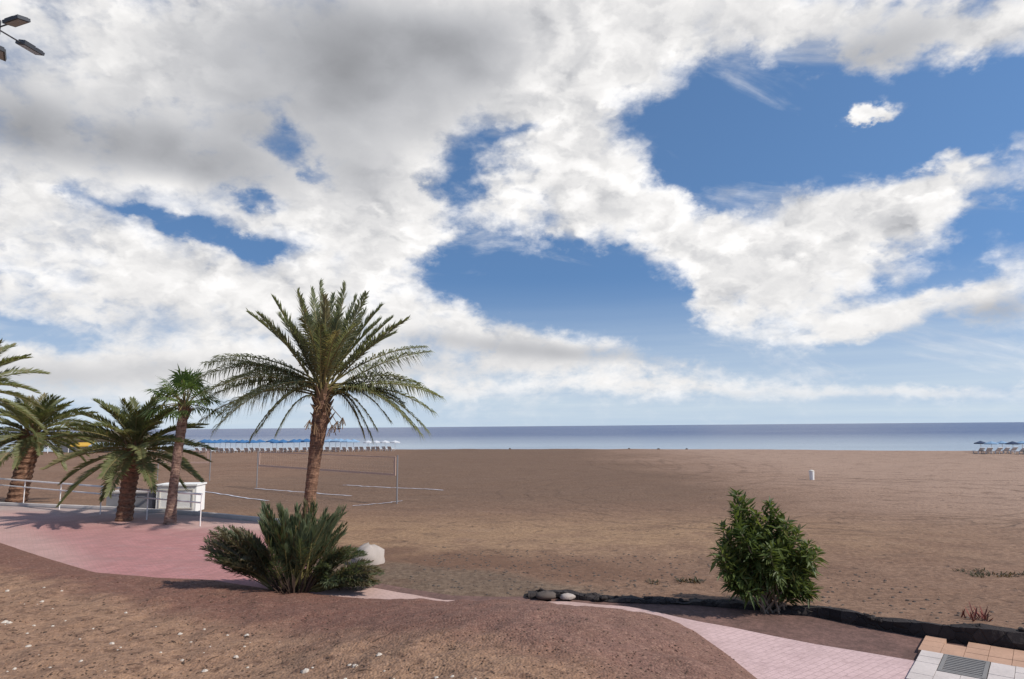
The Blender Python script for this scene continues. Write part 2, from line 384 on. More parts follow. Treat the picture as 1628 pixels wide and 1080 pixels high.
M = dict(
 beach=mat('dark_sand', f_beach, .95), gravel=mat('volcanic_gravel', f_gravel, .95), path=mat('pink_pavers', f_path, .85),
 strip=mat('red_gravel', f_strip, .95), wall=mat('lava_stone', f_stonewall, .9), kerb=mat('concrete_kerb', f_kerb, .85),
 trunk=mat('palm_bark', f_trunk, .95), trunk2=mat('fan_palm_bark', lambda g: f_trunk(g, (.12, .070, .052), (.40, .255, .19)), .95),
 sea=mat('sea_water', f_sea, .28),
 date=leafmat('date_palm_leaf', (.150, .165, .092), (.275, .290, .175), (.24, .18, .09), .08, .42),
 canary=leafmat('canary_palm_leaf', (.115, .132, .052), (.255, .255, .125), (.26, .20, .10), .08, .42),
 fan=leafmat('fan_palm_leaf', (.075, .125, .035), (.145, .200, .065), (.17, .14, .05), .03, .45),
 clump=leafmat('clump_leaf', (.085, .108, .058), (.185, .212, .125), (.15, .11, .06), .12, .38),
 clump_dry=leafmat('clump_dry_leaf', (.11, .10, .06), (.20, .18, .11), (.17, .12, .07), .2, .3),
 shrub=leafmat('shrub_leaf', (.046, .078, .022), (.170, .205, .060), (.20, .19, .06), .06, .35),
 weed=leafmat('weed_leaf', (.055, .050, .024), (.10, .085, .04), (.16, .10, .06), .3, .25),
 rachis=plain('leaf_stalk', (.20, .165, .065), .6, .3), stub=plain('old_leaf_base', (.17, .105, .060), .9, .45, 5),
 white=plain('white_paint', (.80, .78, .75), .5, .05), cream=plain('cream_plaster', (.62, .58, .52), .8, .08), grey=plain('grey_concrete', (.23, .225, .235), .8, .12),
 metal=plain('dark_metal', (.075, .078, .085), .45, .2, 6, .3), steel=plain('pale_painted_steel', (.78, .73, .70), .45, .08),
 lens=plain('lamp_glass', (.30, .32, .33), .2, .1), red=plain('red_plastic', (.45, .06, .05), .5, .1),
 blue=plain('blue_canvas', (.045, .14, .30), .8, .25), blue2=plain('faded_blue_canvas', (.22, .34, .48), .8, .2), teak=plain('lounger_plastic', (.55, .56, .58), .6, .1), darkblue=plain('navy_canvas', (.04, .06, .11), .8, .2),
 net=plain('net_tape', (.68, .46, .36), .8, .1), tape=plain('court_tape', (.50, .48, .52), .8, .25, 1.5), rock=plain('pale_boulder', (.40, .34, .30), .9, .3, 4), pebble=plain('pale_pebbles', (.52, .45, .38), .9, .3, 30),
 clod=plain('dark_clods', (.080, .052, .038), .95, .4, 20), dark_rock=plain('grey_brown_rock', (.10, .080, .068), .95, .35, 6), thatch=plain('thatch', (.10, .080, .05), .95, .35, 4), yellow=plain('yellow_canvas', (.62, .36, .06), .8, .15),
 bgrey=plain('blue_grey_roof', (.30, .34, .40), .6, .1), orange=plain('orange_paving', (.46, .28, .19), .85, .42, 2.5), whitep=plain('white_paving', (.55, .48, .44), .8, .40, 2.5), grate=plain('grate_metal', (.22, .205, .19), .6, .25, 12), bark=plain('shrub_bark', (.22, .17, .13), .9, .3, 9), redstem=plain('dry_red_stem', (.22, .075, .06), .9, .2),
)

# ---------------------------------------------------------------- ground
PZ = .40
def poly(pts):
    xs, ys = np.array([p[0] for p in pts]), np.array([p[1] for p in pts])
    return lambda x: np.interp(x, xs, ys)
yw = poly([(-400, 90), (-120, 58), (-60, 42), (-25.1, 33.3), (-18.5, 31.1), (-13.5, 29.0), (-8.9, 26.3), (-6.2, 21.0), (-4.4, 17.2), (-3.1, 16.15), (-1.5, 15.05), (-.4, 14.85), (.85, 14.93), (1.75, 14.6), (3.64, 14.25), (4.78, 13.85), (5.82, 13.3), (6.52, 12.46), (7.22, 11.85), (8.15, 11.23), (12, 8.9), (20, 5), (400, -150)])
ys = poly([(-400, 140), (-57, 126), (-13, 124), (20, 116), (62, 98), (110, 76), (400, -40)])
ew = poly([(-400, .2), (-14, .22), (-9, .30), (-3.5, .44), (0, .50), (2, .41), (5, .43), (6.5, .52), (8.2, .67), (12, .85), (400, .9)])
def beach_z(x, y):
    u = np.maximum(y-yw(x), 0); s = y-ys(x)
    z = ew(x)*np.exp(-u/9) + .10*fbm(x*.12, y*.16, 3, 3)*np.minimum(1, u/3) + .035*fbm(x*.9, y*.9, 3, 9)*np.minimum(1, u/1)
    mid_ = sstep(x, -9.5, -8.2)*(1-sstep(x, .1, .6)); z = z - mid_*(ew(x)-.35)*np.exp(-u/.7)
    return z - np.where(s > 0, .11*np.minimum(s, 60) , 0)
def sheet(name, xs, ylo, yhi, nt_, zf, m, power=1.0, skirt=0):
    t = np.linspace(0, 1, nt_)**power
    X = np.repeat(xs[:, None], nt_, 1); Y = ylo(xs)[:, None] + (yhi(xs)-ylo(xs))[:, None]*t[None]
    Z = zf(X, Y); n = len(xs)
    V = np.stack([X, Y, Z], -1).reshape(-1, 3)
    i = np.arange((n-1)*(nt_-1)); a, b_ = i//(nt_-1), i % (nt_-1); k = a*nt_+b_
    Fc = np.stack([k, k+nt_, k+nt_+1, k+1], -1)
    me = bpy.data.meshes.new(name); me.from_pydata(V.tolist(), [], Fc.tolist()); me.materials.append(m)
    me.polygons.foreach_set('use_smooth', [True]*len(Fc)); me.update()
    o = bpy.data.objects.new(name, me); COL.objects.link(o); return o
xs_b = np.unique(np.concatenate([np.linspace(-400, -60, 18), np.linspace(-60, -15, 60), np.linspace(-15, 14, 190), np.linspace(14, 110, 90), np.linspace(110, 400, 18)]))
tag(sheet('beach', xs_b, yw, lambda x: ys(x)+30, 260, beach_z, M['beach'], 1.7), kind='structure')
# flat ground under the promenade, reaching behind the camera
xs_g = np.linspace(-60, 30, 90)
tag(sheet('ground', xs_g, lambda x: x*0-14, lambda x: yw(x)+.06, 60, lambda x, y: .37 + .01*fbm(x, y, 3, 5), M['strip']), kind='structure')
yg = poly([(-60, 47), (-36, 34.9), (-16.7, 22.4), (-13.2, 19.6), (-10.7, 17.7), (-8.75, 17.0), (-7.25, 16.7), (-5.7, 15.8), (-4.1, 15.15), (-2.9, 14.7), (-1.45, 14.2), (.4, 13.55), (2.14, 13.2), (2.85, 12.95), (3.2, 12.35), (3.38, 11.2), (3.5, 10.0), (3.75, 7.2), (4.0, -14)])
yp0 = poly([(-60, 40), (-25, 33.1), (-18.5, 30.9), (-13.5, 28.8), (-8.9, 26.0), (-7.88, 23.46), (-4.41, 16.35), (-3.09, 15.69), (-1.48, 14.6), (-.23, 14.4), (1.08, 14.42), (2.3, 13.93), (3.49, 12.82), (4.98, 11.53), (6.28, 10.62), (7.1, 9.85), (10, 7.6), (14, 5), (30, -4)])
xs_p = np.unique(np.concatenate([np.linspace(-40, -15, 40), np.linspace(-15, 10, 160), np.linspace(10, 30, 20)]))
yp = lambda x: np.minimum(yp0(x) + .10*fbm(x*.9, x*0+3, 3, 21), yw(x)-.22)
tag(sheet('path', xs_p, lambda x: np.minimum(yg(x)-.7, yp(x)-.5), yp, 24, lambda x, y: PZ + .008*fbm(x*.8, y*.8, 3, 4), M['path']), kind='structure')
# gravel bank between the street and the path
gb = np.array([(x, float(yg(x))) for x in np.unique(np.concatenate([np.linspace(-45, 3.2, 160), np.linspace(3.2, 4, 60)]))])
def grav_z(X, Y):
    sh = X.shape; P = np.stack([X.ravel(), Y.ravel()], -1); d = np.full(len(P), 1e9)
    for k in range(len(gb)-1):
        a, b_ = gb[k], gb[k+1]; ab = b_-a; t = np.clip(((P-a) @ ab)/(ab @ ab), 0, 1)
        d = np.minimum(d, np.hypot(*(P-(a+t[:, None]*ab)).T))
    d = d.reshape(sh)
    amp = .17 + .66*np.exp(-(((X-.30)/2.9)**2)) + .12*sstep(X, 1.5, 3)
    h = amp*(1-np.exp(-d/1.35)) + .05*np.maximum(0, 14-Y)*.35
    return PZ - .02 + np.minimum(d*.35, .03) + h*np.minimum(d/.3, 1) + np.minimum(d, 1)*(.10*fbm(X*.5, Y*.5, 3, 11) + .075*fbm(X*2.2, Y*2.2, 4, 14))
xs_v = np.unique(np.concatenate([np.linspace(-45, -14, 60), np.linspace(-14, 3.2, 230), np.linspace(3.2, 3.99, 30)]))
bank = sheet('gravel_bank', xs_v, lambda x: np.minimum(x*0-13.9, yg(x)-.1), yg, 190, grav_z, M['gravel'], .75)
tag(bank, kind='structure')
# sea to the horizon
mb = MB(); L = 45000
mb.add([(-L, -200, -1.0), (L, -200, -1.0), (L, L, -1.0), (-L, L, -1.0)], [(0, 1, 2, 3)])
tag(mb.build('sea', M['sea']), kind='structure')

_gx, _gy = np.arange(-46, 4.4, .16), np.arange(-13, 40, .16)
_GZ = grav_z(*np.meshgrid(_gx, _gy, indexing='ij'))
def bank_z(x, y):
    u, v = min(max((x+46)/.16, 0), len(_gx)-1.001), min(max((y+13)/.16, 0), len(_gy)-1.001); i, j = int(u), int(v); u -= i; v -= j
    return float((_GZ[i,j]*(1-u)+_GZ[i+1,j]*u)*(1-v) + (_GZ[i,j+1]*(1-u)+_GZ[i+1,j+1]*u)*v)
def bz(x, y): return float(beach_z(np.array(float(x)), np.array(float(y))))
def on_beach(px, py):
    z = .3
    for _ in range(12): p = on_z(px, py, z); z = bz(p.x, p.y)
    return Vector((p.x, p.y, z))
def shore(px, off):
    d = ray(px, 715); y = 110.
    for _ in range(12): y = float(ys(d.x/d.y*y))-off
    x = d.x/d.y*y; return Vector((x, y, bz(x, y)))
def on_bank(px, py):
    z = .7
    for _ in range(12): p = on_z(px, py, z); z = bank_z(p.x, p.y)
    return Vector((p.x, p.y, z))

# ---- kerb along the promenade (left) and low lava-stone wall (right)
def ribbon_wall(name, xa, xb, n, ztop, thick, m, rough, label, cat):
    mb = MB(); xs = np.linspace(xa, xb, n); rows = []
    for i, x in enumerate(xs):
        y = float(yw(x)); zt = ztop(x); r = [rough*float(fbm(np.array(x*3+7*q), np.array(q*3.1), 3, 30)) for q in range(6)]
        rows.append([(x, y-thick/2+r[0]-.02, .2), (x, y-thick/2+r[1], (zt+.35)/2), (x, y-thick/2+.03+r[2], zt+r[3]), (x, y+thick/2+r[4], zt+r[5]), (x, y+thick/2, -.3)])
    k = len(rows[0])
    mb.add([p for r in rows for p in r], [(i*k+j, i*k+k+j, i*k+k+j+1, i*k+j+1) for i in range(n-1) for j in range(k-1)] + [tuple(range(k)), tuple((n-1)*k+j for j in range(k))[::-1]])
    o = mb.build(name, m, loc=(float(xs[n//2]), float(yw(xs[n//2])), .3)); tag(o, label, cat); return o
ribbon_wall('kerb_wall', -45, -8.6, 90, lambda x: .53 - .0*x, .26, M['kerb'], .012, 'low pale concrete kerb between the pink promenade and the sand', 'kerb')
ribbon_wall('lava_stone_wall', .3, 22, 260, lambda x: float(ew(x))+.02+.05*float(fbm(np.array(x*1.7), np.array(2.), 3, 33)), .30, M['wall'], .07, 'low black lava stone wall holding back the sand behind the leafy shrub', 'wall')

# ---------------------------------------------------------------- palms
UP = Vector((0, 0, 1))
def bez(p0, p1, p2, t): return p0*(1-t)**2 + p1*2*t*(1-t) + p2*t*t
def frond(p0, p1, p2, leaf, n=46, width=.035, start=.2, vee=.35, droop=.25, sparse=0.0, rr=.03, spread=66, jit=.16):
    """one feather leaf: tapered stalk along a curve, two rows of narrow leaflets (material 1)"""
    mb = MB(); N = 9
    pts = [bez(p0, p1, p2, i/N) for i in range(N+1)]
    mb.tube(pts, [rr*(1-.85*i/N) for i in range(N+1)], 4, 0)
    roll = random.uniform(-.5, .5)
    for k in range(n):
        t = start + (1-start)*(k+.5+random.uniform(-.3, .3))/n
        t = min(t, .995)
        p = bez(p0, p1, p2, t); tan = ((p1-p0)*(1-t) + (p2-p1)*t).normalized()
        side = tan.cross(UP)
        side = side.normalized() if side.length > .05 else Vector((1, 0, 0))
        nr = side.cross(tan)
        side, nr = side*math.cos(roll)+nr*math.sin(roll), nr*math.cos(roll)-side*math.sin(roll)
        u = (t-start)/(1-start)
        ln = leaf*(.45+.55*min(1, u*3.2))*(1-.55*max(0, u-.45)/.55)
        ang = R(spread-42*u)
        for sgn in (-1, 1):
            if random.random() < sparse: continue
            a = ang + random.uniform(-jit, jit)
            d = (tan*math.cos(a) + side*sgn*math.sin(a) + nr*(vee+random.uniform(-jit, jit))).normalized()
            l = ln*random.uniform(.8, 1.12); w = width*random.uniform(.8, 1.2)
            wv = d.cross(nr).normalized()*w*.5 + nr*w*.25*sgn
            mid = p + d*l*.45; tip = p + d*l - UP*l*droop*random.uniform(.5, 1.4)
            mb.add([p, mid+wv, tip, mid-wv], [(0, 1, 2, 3)], 1)
    return mb
def trunk(mb, path, rad, rows, n=14, rough=.12, m=0):
    """ringed, leaf-scarred palm trunk"""
    vs_ = []; path = [Vector(p) for p in path]
    for i in range(rows+1):
        t = i/rows; s_ = t*(len(path)-1); a = min(int(s_), len(path)-2); f = s_-a
        c_ = path[a].lerp(path[a+1], f); r = np.interp(t, np.linspace(0, 1, len(rad)), rad)
        for k in range(n):
            an = 2*math.pi*(k+.5*(i//2 % 2))/n
            rr = r*(1 + rough*(1 if i % 2 else -.4)*random.uniform(.4, 1.1))
            vs_.append(c_ + Vector((math.cos(an)*rr, math.sin(an)*rr, random.uniform(-.02, .02))))
    fs = [(i*n+k, i*n+(k+1) % n, (i+1)*n+(k+1) % n, (i+1)*n+k) for i in range(rows) for k in range(n)]
    fs += [tuple(range(n))[::-1], tuple(rows*n+k for k in range(n))]
    mb.add(vs_, fs, m)
def stubs(c, r, z0, z1, num, ln, parent, name='leaf_base'):
    mb = MB()
    for k in range(num):
        an = k*2.39996; z = z0 + (z1-z0)*k/num; d = Vector((math.cos(an), math.sin(an), 0))
        p = Vector((c.x, c.y, 0)) + UP*z + d*r*.8; e = p + d*ln*.55*random.uniform(.7, 1.2) + UP*ln*random.uniform(.5, 1.0)
        sd_ = d.cross(UP)*.075
        mb.add([p-sd_-UP*.06, p+sd_-UP*.06, p+sd_*.9+UP*.08, p-sd_*.9+UP*.08, e-sd_*.4, e+sd_*.4, e+sd_*.35+UP*.03, e-sd_*.35+UP*.03],
               [(0,1,5,4),(1,2,6,5),(2,3,7,6),(3,0,4,7),(4,5,6,7)])
    return mb.build(name, M['stub'], parent)

# --- tall date palm behind the clump
def date_palm():
    base = on_z(490, 836, PZ); Y = base.y
    top = at_y(512, 652, Y); heart = at_y(515, 628, Y)
    root = empty('date_palm', base, 'tall feathery date palm rising behind the spiky palm clump', 'palm tree')
    mb = MB(); trunk(mb, [base-UP*.05, at_y(493, 790, Y), at_y(502, 715, Y), top, heart+UP*.5], [.27, .225, .215, .23, .27, .32, .26, .17], 46, 14, .06); mb.build('trunk', M['trunk'], root)
    stubs(top, .31, top.z-.45, top.z+.7, 32, .38, root)
    def fr(px, py, lift, yoff, leaf, **kw):
        """frond whose tip shows at photo pixel (px, py), yoff metres nearer (-) or farther (+) than the trunk"""
        tip = at_y(px, py, Y+yoff)
        p0 = heart + Vector((random.uniform(-.15, .15), random.uniform(-.15, .15), random.uniform(-.15, .35)))
        c_ = (p0+tip)*.5 + UP*lift + Vector((0, 0, 0)); 
        frond(p0, c_, tip, leaf, rr=.04, **kw).build('frond', [M['rachis'], M['date']], root)
    # upright sheaf
    for px, py, l in [(394,496,.35),(412,500,.4),(438,478,.35),(446,502,.3),(470,466,.2),(480,474,.2),(492,462,.15),(505,450,.1),(514,470,.1),(530,470,.1),(551,455,.15),(545,478,.1),(566,476,.2),(584,474,.25),(580,496,.25),(606,492,.35),(600,512,.3),(622,505,.4),(648,510,.45),(630,530,.4),(462,520,.2),(560,520,.2),(500,500,.1),(538,505,.1)]:
        fr(px+random.uniform(-4, 4), py+random.uniform(-4, 4), l, random.uniform(-1.6, 1.6), .66, n=104, width=.054, vee=.28, droop=.12, spread=60, jit=.28)
    # arching crown
    for px, py, l in [(682,560,.7),(676,552,.8),(702,632,1.1),(690,628,1.2),(688,655,1.2),(680,686,1.5),(668,690,1.6),(655,676,1.3),(640,640,1.0),(664,610,.9)]:
        fr(px, py, l, random.uniform(-1.5, 1.5), .72, n=110, width=.036, droop=.55, vee=.12, spread=74, jit=.28)
    for px, py, l in [(318,600,1.2),(326,578,1.1),(345,568,.9),(330,622,1.2),(318,640,1.3),(322,668,1.4),(340,684,1.5),(352,660,1.3),(372,580,.8),(380,640,1.1),(360,612,1.0)]:
        fr(px, py, l, random.uniform(-1.5, 1.5), .78, n=104, width=.032, droop=.60, vee=.12, sparse=.06, spread=76, jit=.32)
    for px, py, l in [(398,697,1.5),(410,686,1.4),(440,688,1.2),(592,698,1.4),(598,680,1.3),(578,690,1.1),(620,668,1.2)]:
        fr(px, py, l, random.uniform(-.8, .8), .55, n=60, width=.042, droop=.5, vee=.0, sparse=.05, spread=70)
    # towards and away from the viewer
    for k in range(8):
        sg = -1 if k % 2 else 1
        fr(random.uniform(460, 570), random.uniform(500, 590), random.uniform(.6, 1.2), sg*random.uniform(2.2, 3.6), .62, n=76, width=.05, droop=.25)
    # dry flower stalks hanging at the crown
    mb = MB()
    for px, py in [(492,672),(500,676),(536,674),(545,668),(528,680)]:
        a = heart - UP*.2; b_ = at_y(px, py, Y-.5)
        mb.tube([a, (a+b_)*.5+UP*.1+Vector((0,-.25,0)), b_], [.025, .02, .012], 4)
        for q in range(10): mb.tube([b_+UP*.1, b_+Vector((random.uniform(-.16,.16), random.uniform(-.16,.16), -random.uniform(.0,.38)))], [.01, .018], 3)
    mb.build('fruit_stalk', M['stub'], root)
date_palm()

def canary(basepx, basepy, hx, hy, rad, tr, label, n=46, bz_=PZ, zoff=0, seed=1):
    random.seed(seed)
    base = on_z(basepx, basepy, bz_); Y = base.y
    heart = at_y(hx, hy, Y); root = empty('canary_palm', base, label, 'palm tree', 'stocky feather palms by the promenade')
    mb = MB(); trunk(mb, [base-UP*.05, base.lerp(heart, .5)+Vector((0, 0, 0)), heart-UP*.1], [tr*1.05, tr*.95, tr*.95, tr*1.15, tr*.9], 26, 14, .13); mb.build('trunk', M['trunk'], root)
    stubs(heart, tr*1.05, heart.z-.9, heart.z+.1, 34, .45, root)
    for k in range(n):
        u = (k+.5)/n; an = k*2.39996 + random.uniform(-.2, .2)
        e0 = R(84 - 104*u**.85 + random.uniform(-7, 7)); d = Vector((math.cos(an), math.sin(an), 0))
        ln = rad*random.uniform(.88, 1.08)*(.66+.36*min(1, u/.55))
        p0 = heart + d*tr*.35 + UP*(.25-.5*u)
        c_ = p0 + (d*math.cos(e0)+UP*math.sin(e0))*ln*.55
        tip = c_ + (d*math.cos(e0-R(38)) + UP*math.sin(e0-R(38)))*ln*.5
        frond(p0, c_, tip, .46*rad/2.6+.06, n=66, width=.055, start=.12, vee=.3, droop=.08, rr=.035).build('frond', [M['rachis'], M['canary']], root)
    return root
canary(197, 828, 213, 712, 2.85, .30, 'stocky feather palm in front of the low grey block', seed=4)
canary(26, 797, 52, 688, 3.0, .46, 'stocky feather palm with thick trunk beside the kerb end of the railing', bz_=.3, seed=9, n=50)
canary(-70, 815, -54, 616, 3.25, .36, 'taller palm past the railing end showing only its arching frond tips', bz_=PZ, seed=12, n=34)

# --- slim fan palm
def fan_palm():
    random.seed(5)
    base = on_z(270, 833, PZ); Y = base.y; heart = at_y(294, 642, Y)
    root = empty('fan_palm', base, 'slim fan palm with leaning reddish trunk beside the white cabinet', 'palm tree')
    mb = MB(); trunk(mb, [base-UP*.05, at_y(275, 780, Y), at_y(284, 710, Y), heart], [.24, .19, .17, .165, .17, .19, .15], 60, 12, .05); mb.build('trunk', M['trunk2'], root)
    stubs(heart, .16, heart.z-.55, heart.z+.05, 18, .32, root)
    for k in range(24):
        u = (k+.5)/24; an = k*2.39996; e0 = R(84-112*u+random.uniform(-10, 10)); d = Vector((math.cos(an), math.sin(an), 0))
        dd = d*math.cos(e0)+UP*math.sin(e0); pl = random.uniform(.7, 1.15)
        p0 = heart + d*.08; p1 = p0 + dd*pl - UP*.04
        mb = MB(); mb.tube([p0, p0.lerp(p1, .5)+UP*.03, p1], [.025, .02, .014], 4)
        side = dd.cross(UP).normalized() if abs(dd.z) < .98 else Vector((1, 0, 0)); nr = side.cross(dd)
        ns = 24; L_ = random.uniform(.62, .82)
        for q in range(ns):
            a = R(-125 + 250*q/(ns-1)); w = L_*(1-.28*abs(a)/2.2)
            ds = (dd*math.cos(a) + side*math.sin(a)).normalized(); tv = (side*math.cos(a)-dd*math.sin(a))*.034
            w *= random.uniform(.85, 1.25); m_ = p1 + ds*w*.5 + nr*(.03 if q % 2 else -.02); tp = p1 + ds*w - UP*w*random.uniform(.15, .5)
            mb.add([p1, m_+tv, tp, m_-tv], [(0, 1, 2, 3)], 1)
        mb.build('fan_leaf', [M['rachis'], M['fan']], root)
fan_palm()

# --- spiky young palm clump in front
def clump():
    random.seed(21)
    base = on_z(468, 940, PZ); Y = base.y
    base.z = bank_z(base.x, base.y) if base.y < yg(base.x) else PZ
    root = empty('palm_clump', base, 'spiky grey-green young palm clump growing at the edge of the gravel bank', 'shrub')
    def fr(px, py, yoff, lift, leaf, bx=0, lm='clump', **kw):
        tip = at_y(px, py, Y+yoff); p0 = base + Vector((bx+random.uniform(-.22, .22), random.uniform(-.2, .2), -.03))
        c_ = p0.lerp(tip, .5) + UP*lift
        frond(p0, c_, tip, leaf, **{**dict(n=34, width=.032, start=.22, vee=.25, droop=.05, rr=.02), **kw}).build('frond', [M['rachis'], M[lm]], root)
    for k in range(70):      # upright centre
        px = random.uniform(415, 550); e_ = abs(px-475)/75
        fr(px, random.uniform(797, 850)+e_*10, random.uniform(-.7, .7), random.uniform(.02, .2), .46, start=.36, n=34, width=.030, spread=36, jit=.24, vee=.12)
    def lobe(n, bx, by, cx, cy, rx, ry, mats):
        """low side clump: short fronds from one foot to a rounded outline"""
        foot = on_z(bx, by, PZ); foot.y = Y + random.uniform(-.1, .1); foot.x = at_y(bx, by, foot.y).x; foot.z = base.z
        for k in range(n):
            an = random.uniform(0, 6.28); q = random.uniform(.45, 1)**.6
            tip = at_y(cx + math.cos(an)*rx*q, cy - math.sin(an)*ry*q, foot.y + random.uniform(-.55, .45))
            p0 = foot + Vector((random.uniform(-.1, .1), random.uniform(-.12, .12), -.03))
            frond(p0, p0.lerp(tip, .5) + UP*random.uniform(.12, .34), tip, .26, n=36, width=.024, start=.42, vee=.2, droop=.12, rr=.014, spread=58, jit=.45).build('frond', [M['rachis'], M[random.choice(mats)]], root)
    lobe(84, 446, 938, 368, 872, 48, 36, ('clump_dry', 'clump_dry', 'clump'))
    lobe(76, 490, 938, 552, 902, 44, 32, ('clump', 'clump', 'clump_dry'))
    lobe(30, 500, 938, 590, 916, 20, 16, ('clump', 'clump_dry'))
    for k in range(12):      # towards and away
        fr(random.uniform(430, 520), random.uniform(850, 915), random.choice((-1, 1))*random.uniform(.5, .9), random.uniform(.15, .3), .30, n=40, width=.026, jit=.4, start=.3)
    for px, py in [(552,832),(430,845),(500,840),(545,850),(470,835),(520,825)]:   # pale dry stalks
        fr(px, py, -.6, .05, .14, sparse=.7, rr=.035, start=.5)
    mb = MB()                 # dark dead stalks added to blacken the shadow at the foot
    for k in range(170):
        an = random.uniform(0, 6.28); r = random.uniform(.05, .7); d = Vector((math.cos(an), math.sin(an), 0))
        p = base + d*r*.5; mb.tube([p-UP*.05, p+d*.3+UP*random.uniform(.15, .5)], [.03, .008], 4)
    mb.build('shade_stalk', M['clod'], root)
clump()

# --- leafy shrub by the wall
def shrub():
    random.seed(33)
    base = on_z(1215, 956, .46); base.y = float(yw(base.x))-.12; base = Vector((base.x, base.y, PZ)); Y = base.y
    root = empty('leafy_shrub', base, 'dense leafy green shrub with long narrow leaves against the black stone wall', 'shrub')
    tips = [(1172,790),(1185,800),(1168,815),(1226,808),(1235,818),(1200,826),(1252,838),(1270,850),(1285,872),(1298,884),(1290,905),(1275,920),(1150,845),(1152,870),(1146,880),(1150,905),(1160,925),(1180,850),(1210,850),(1240,862),(1225,880),(1195,885),(1255,895),(1230,910),(1180,905),(1205,925),(1262,930),(1290,940),(1170,880),(1245,880),(1215,860),(1190,840)]
    for i, (px, py) in enumerate(tips):
        yo = random.uniform(-.75, .75) if i > 16 else random.uniform(-.35, .35)
        tip = at_y(px, py, Y+yo); p0 = base + Vector((random.uniform(-.25, .25), random.uniform(-.15, .15), -.03))
        c_ = p0.lerp(tip, .45) + Vector((0, 0, .18)) + Vector((tip.x-p0.x, tip.y-p0.y, 0))*.12
        pts = [bez(p0, c_, tip, t/6) for t in range(7)]
        mb = MB(); mb.tube(pts, [.022-.0025*q for q in range(7)], 5); st = mb.build('stem', M['bark'], root)
        mb = MB()
        def leafrow(a, b_, n, ls):
            for k in range(n):
                t = (k+random.random())/n; p = a.lerp(b_, t); ax = (b_-a).normalized()
                an = k*2.4+random.random(); s1 = ax.cross(Vector((.3, .5, .8))).normalized(); s2 = ax.cross(s1)
                d = (ax*random.uniform(.35, .9) + s1*math.cos(an) + s2*math.sin(an)).normalized()
                l = ls*random.uniform(.7, 1.25); wv = d.cross(UP+Vector((random.uniform(-.5,.5), random.uniform(-.5,.5), 0))).normalized()*l*.115
                m_ = p+d*l*.45; tp = p + d*l - UP*l*random.uniform(-.05, .3)
                mb.add([p, m_+wv, tp, m_-wv], [(0, 1, 2, 3)])
        for q in range(2 if i % 3 == 0 else 3, 6):
            leafrow(pts[q], pts[q+1], 14 if q < 3 else 22, .26)
            for z_ in range(3):
                e_ = pts[q] + Vector((random.uniform(-.22,.22), random.uniform(-.3,.3), random.uniform(-.02,.28)))
                leafrow(pts[q], e_, 14, .24)
        leafrow(tip, tip+UP*.10+Vector((random.uniform(-.05,.05),0,0)), 14, .21)
        tag(mb.build('foliage', M['shrub'], st), kind='stuff')
shrub()

# ---------------------------------------------------------------- beach furniture
random.seed(50)
# --- volleyball court
def net(pl, pr, htop, hbot, label, tall=.05, grp=None):
    base = pl.lerp(pr, .5); root = empty('volleyball_net', base, label, 'volleyball net', grp)
    for p in (pl, pr):
        mb = MB(); mb.tube([p-UP*.2, p+UP*(htop+.08)], .036, 6); mb.build('post', M['grey'], root)
    ax = (pr-pl).normalized(); a, b_ = pl+ax*.15, pr-ax*.15
    def tape(z0, z1, p, q, name):
        mb = MB(); n = ax.cross(UP)*.012
        mb.add([p+UP*z0-n, q+UP*z0-n, q+UP*z1-n, p+UP*z1-n, p+UP*z0+n, q+UP*z0+n, q+UP*z1+n, p+UP*z1+n], [(0,1,2,3),(7,6,5,4),(0,4,5,1),(3,2,6,7),(0,3,7,4),(1,5,6,2)]); mb.build(name, M['net'], root)
    tape(htop-.05, htop, a, b_, 'top_tape'); tape(hbot, hbot+.11, a, b_, 'bottom_tape')
    tape(hbot+.111, htop-.051, a, a+ax*.14, 'side_tape'); tape(hbot+.111, htop-.051, b_-ax*.16, b_, 'side_tape')
    mb = MB(); L_ = (b_-a).length; k = int(L_/.28)
    for i in range(1, k): 
        p = a+ax*(L_*i/k); mb.tube([p+UP*hbot, p+UP*htop], .0025, 3, cap=False)
    for j in range(1, 4): z = hbot+(htop-hbot)*j/4; mb.tube([a+UP*z, b_+UP*z], .0025, 3, cap=False)
    tag(mb.build('mesh', M['net'], root), kind='stuff')
pl, pr = on_beach(408, 775), on_beach(631, 801)
net(pl, pr, 2.4, 1.42, 'long volleyball net with pinkish tapes on the sand behind the tall date palm', grp=None)
net(on_beach(250, 764), on_beach(333, 765), 2.3, 1.35, 'farther volleyball net with slim dark posts on the open sand')
def court_tape(p, q, w=.09):
    mb = MB(); n_ = 24; d = (q-p); s_ = Vector((-d.y, d.x, 0)).normalized()*w/2; vs_ = []
    for i in range(n_+1):
        c_ = p+d*i/n_; z = bz(c_.x, c_.y)+.022+random.uniform(0, .012); off = s_.normalized()*random.uniform(-.05, .05)
        for e_ in (-1, 1): vs_.append((c_.x+off.x+s_.x*e_, c_.y+off.y+s_.y*e_, z))
    mb.add(vs_, [(2*i, 2*i+1, 2*i+3, 2*i+2) for i in range(n_)]); 
    return mb
def tape_thing(a, b_, label, w):
    p, q = on_beach(*a), on_beach(*b_); o = court_tape(p, q, w).build('court_tape', M['tape'], loc=p.lerp(q, .5)); tag(o, label, 'tape', 'court boundary tapes on the sand')
tape_thing((315, 781), (426, 797), 'pale boundary tape on the sand beside the white cabinet', .16)
tape_thing((405, 777), (560, 789), 'pale boundary tape on the sand passing behind the date palm trunk', .16)
tape_thing((545, 772), (705, 780), 'pale boundary tape on the sand under the far side of the long net', .18)
tape_thing((560, 805), (640, 797), 'short pale boundary tape beside the right-hand post of the long net', .12)

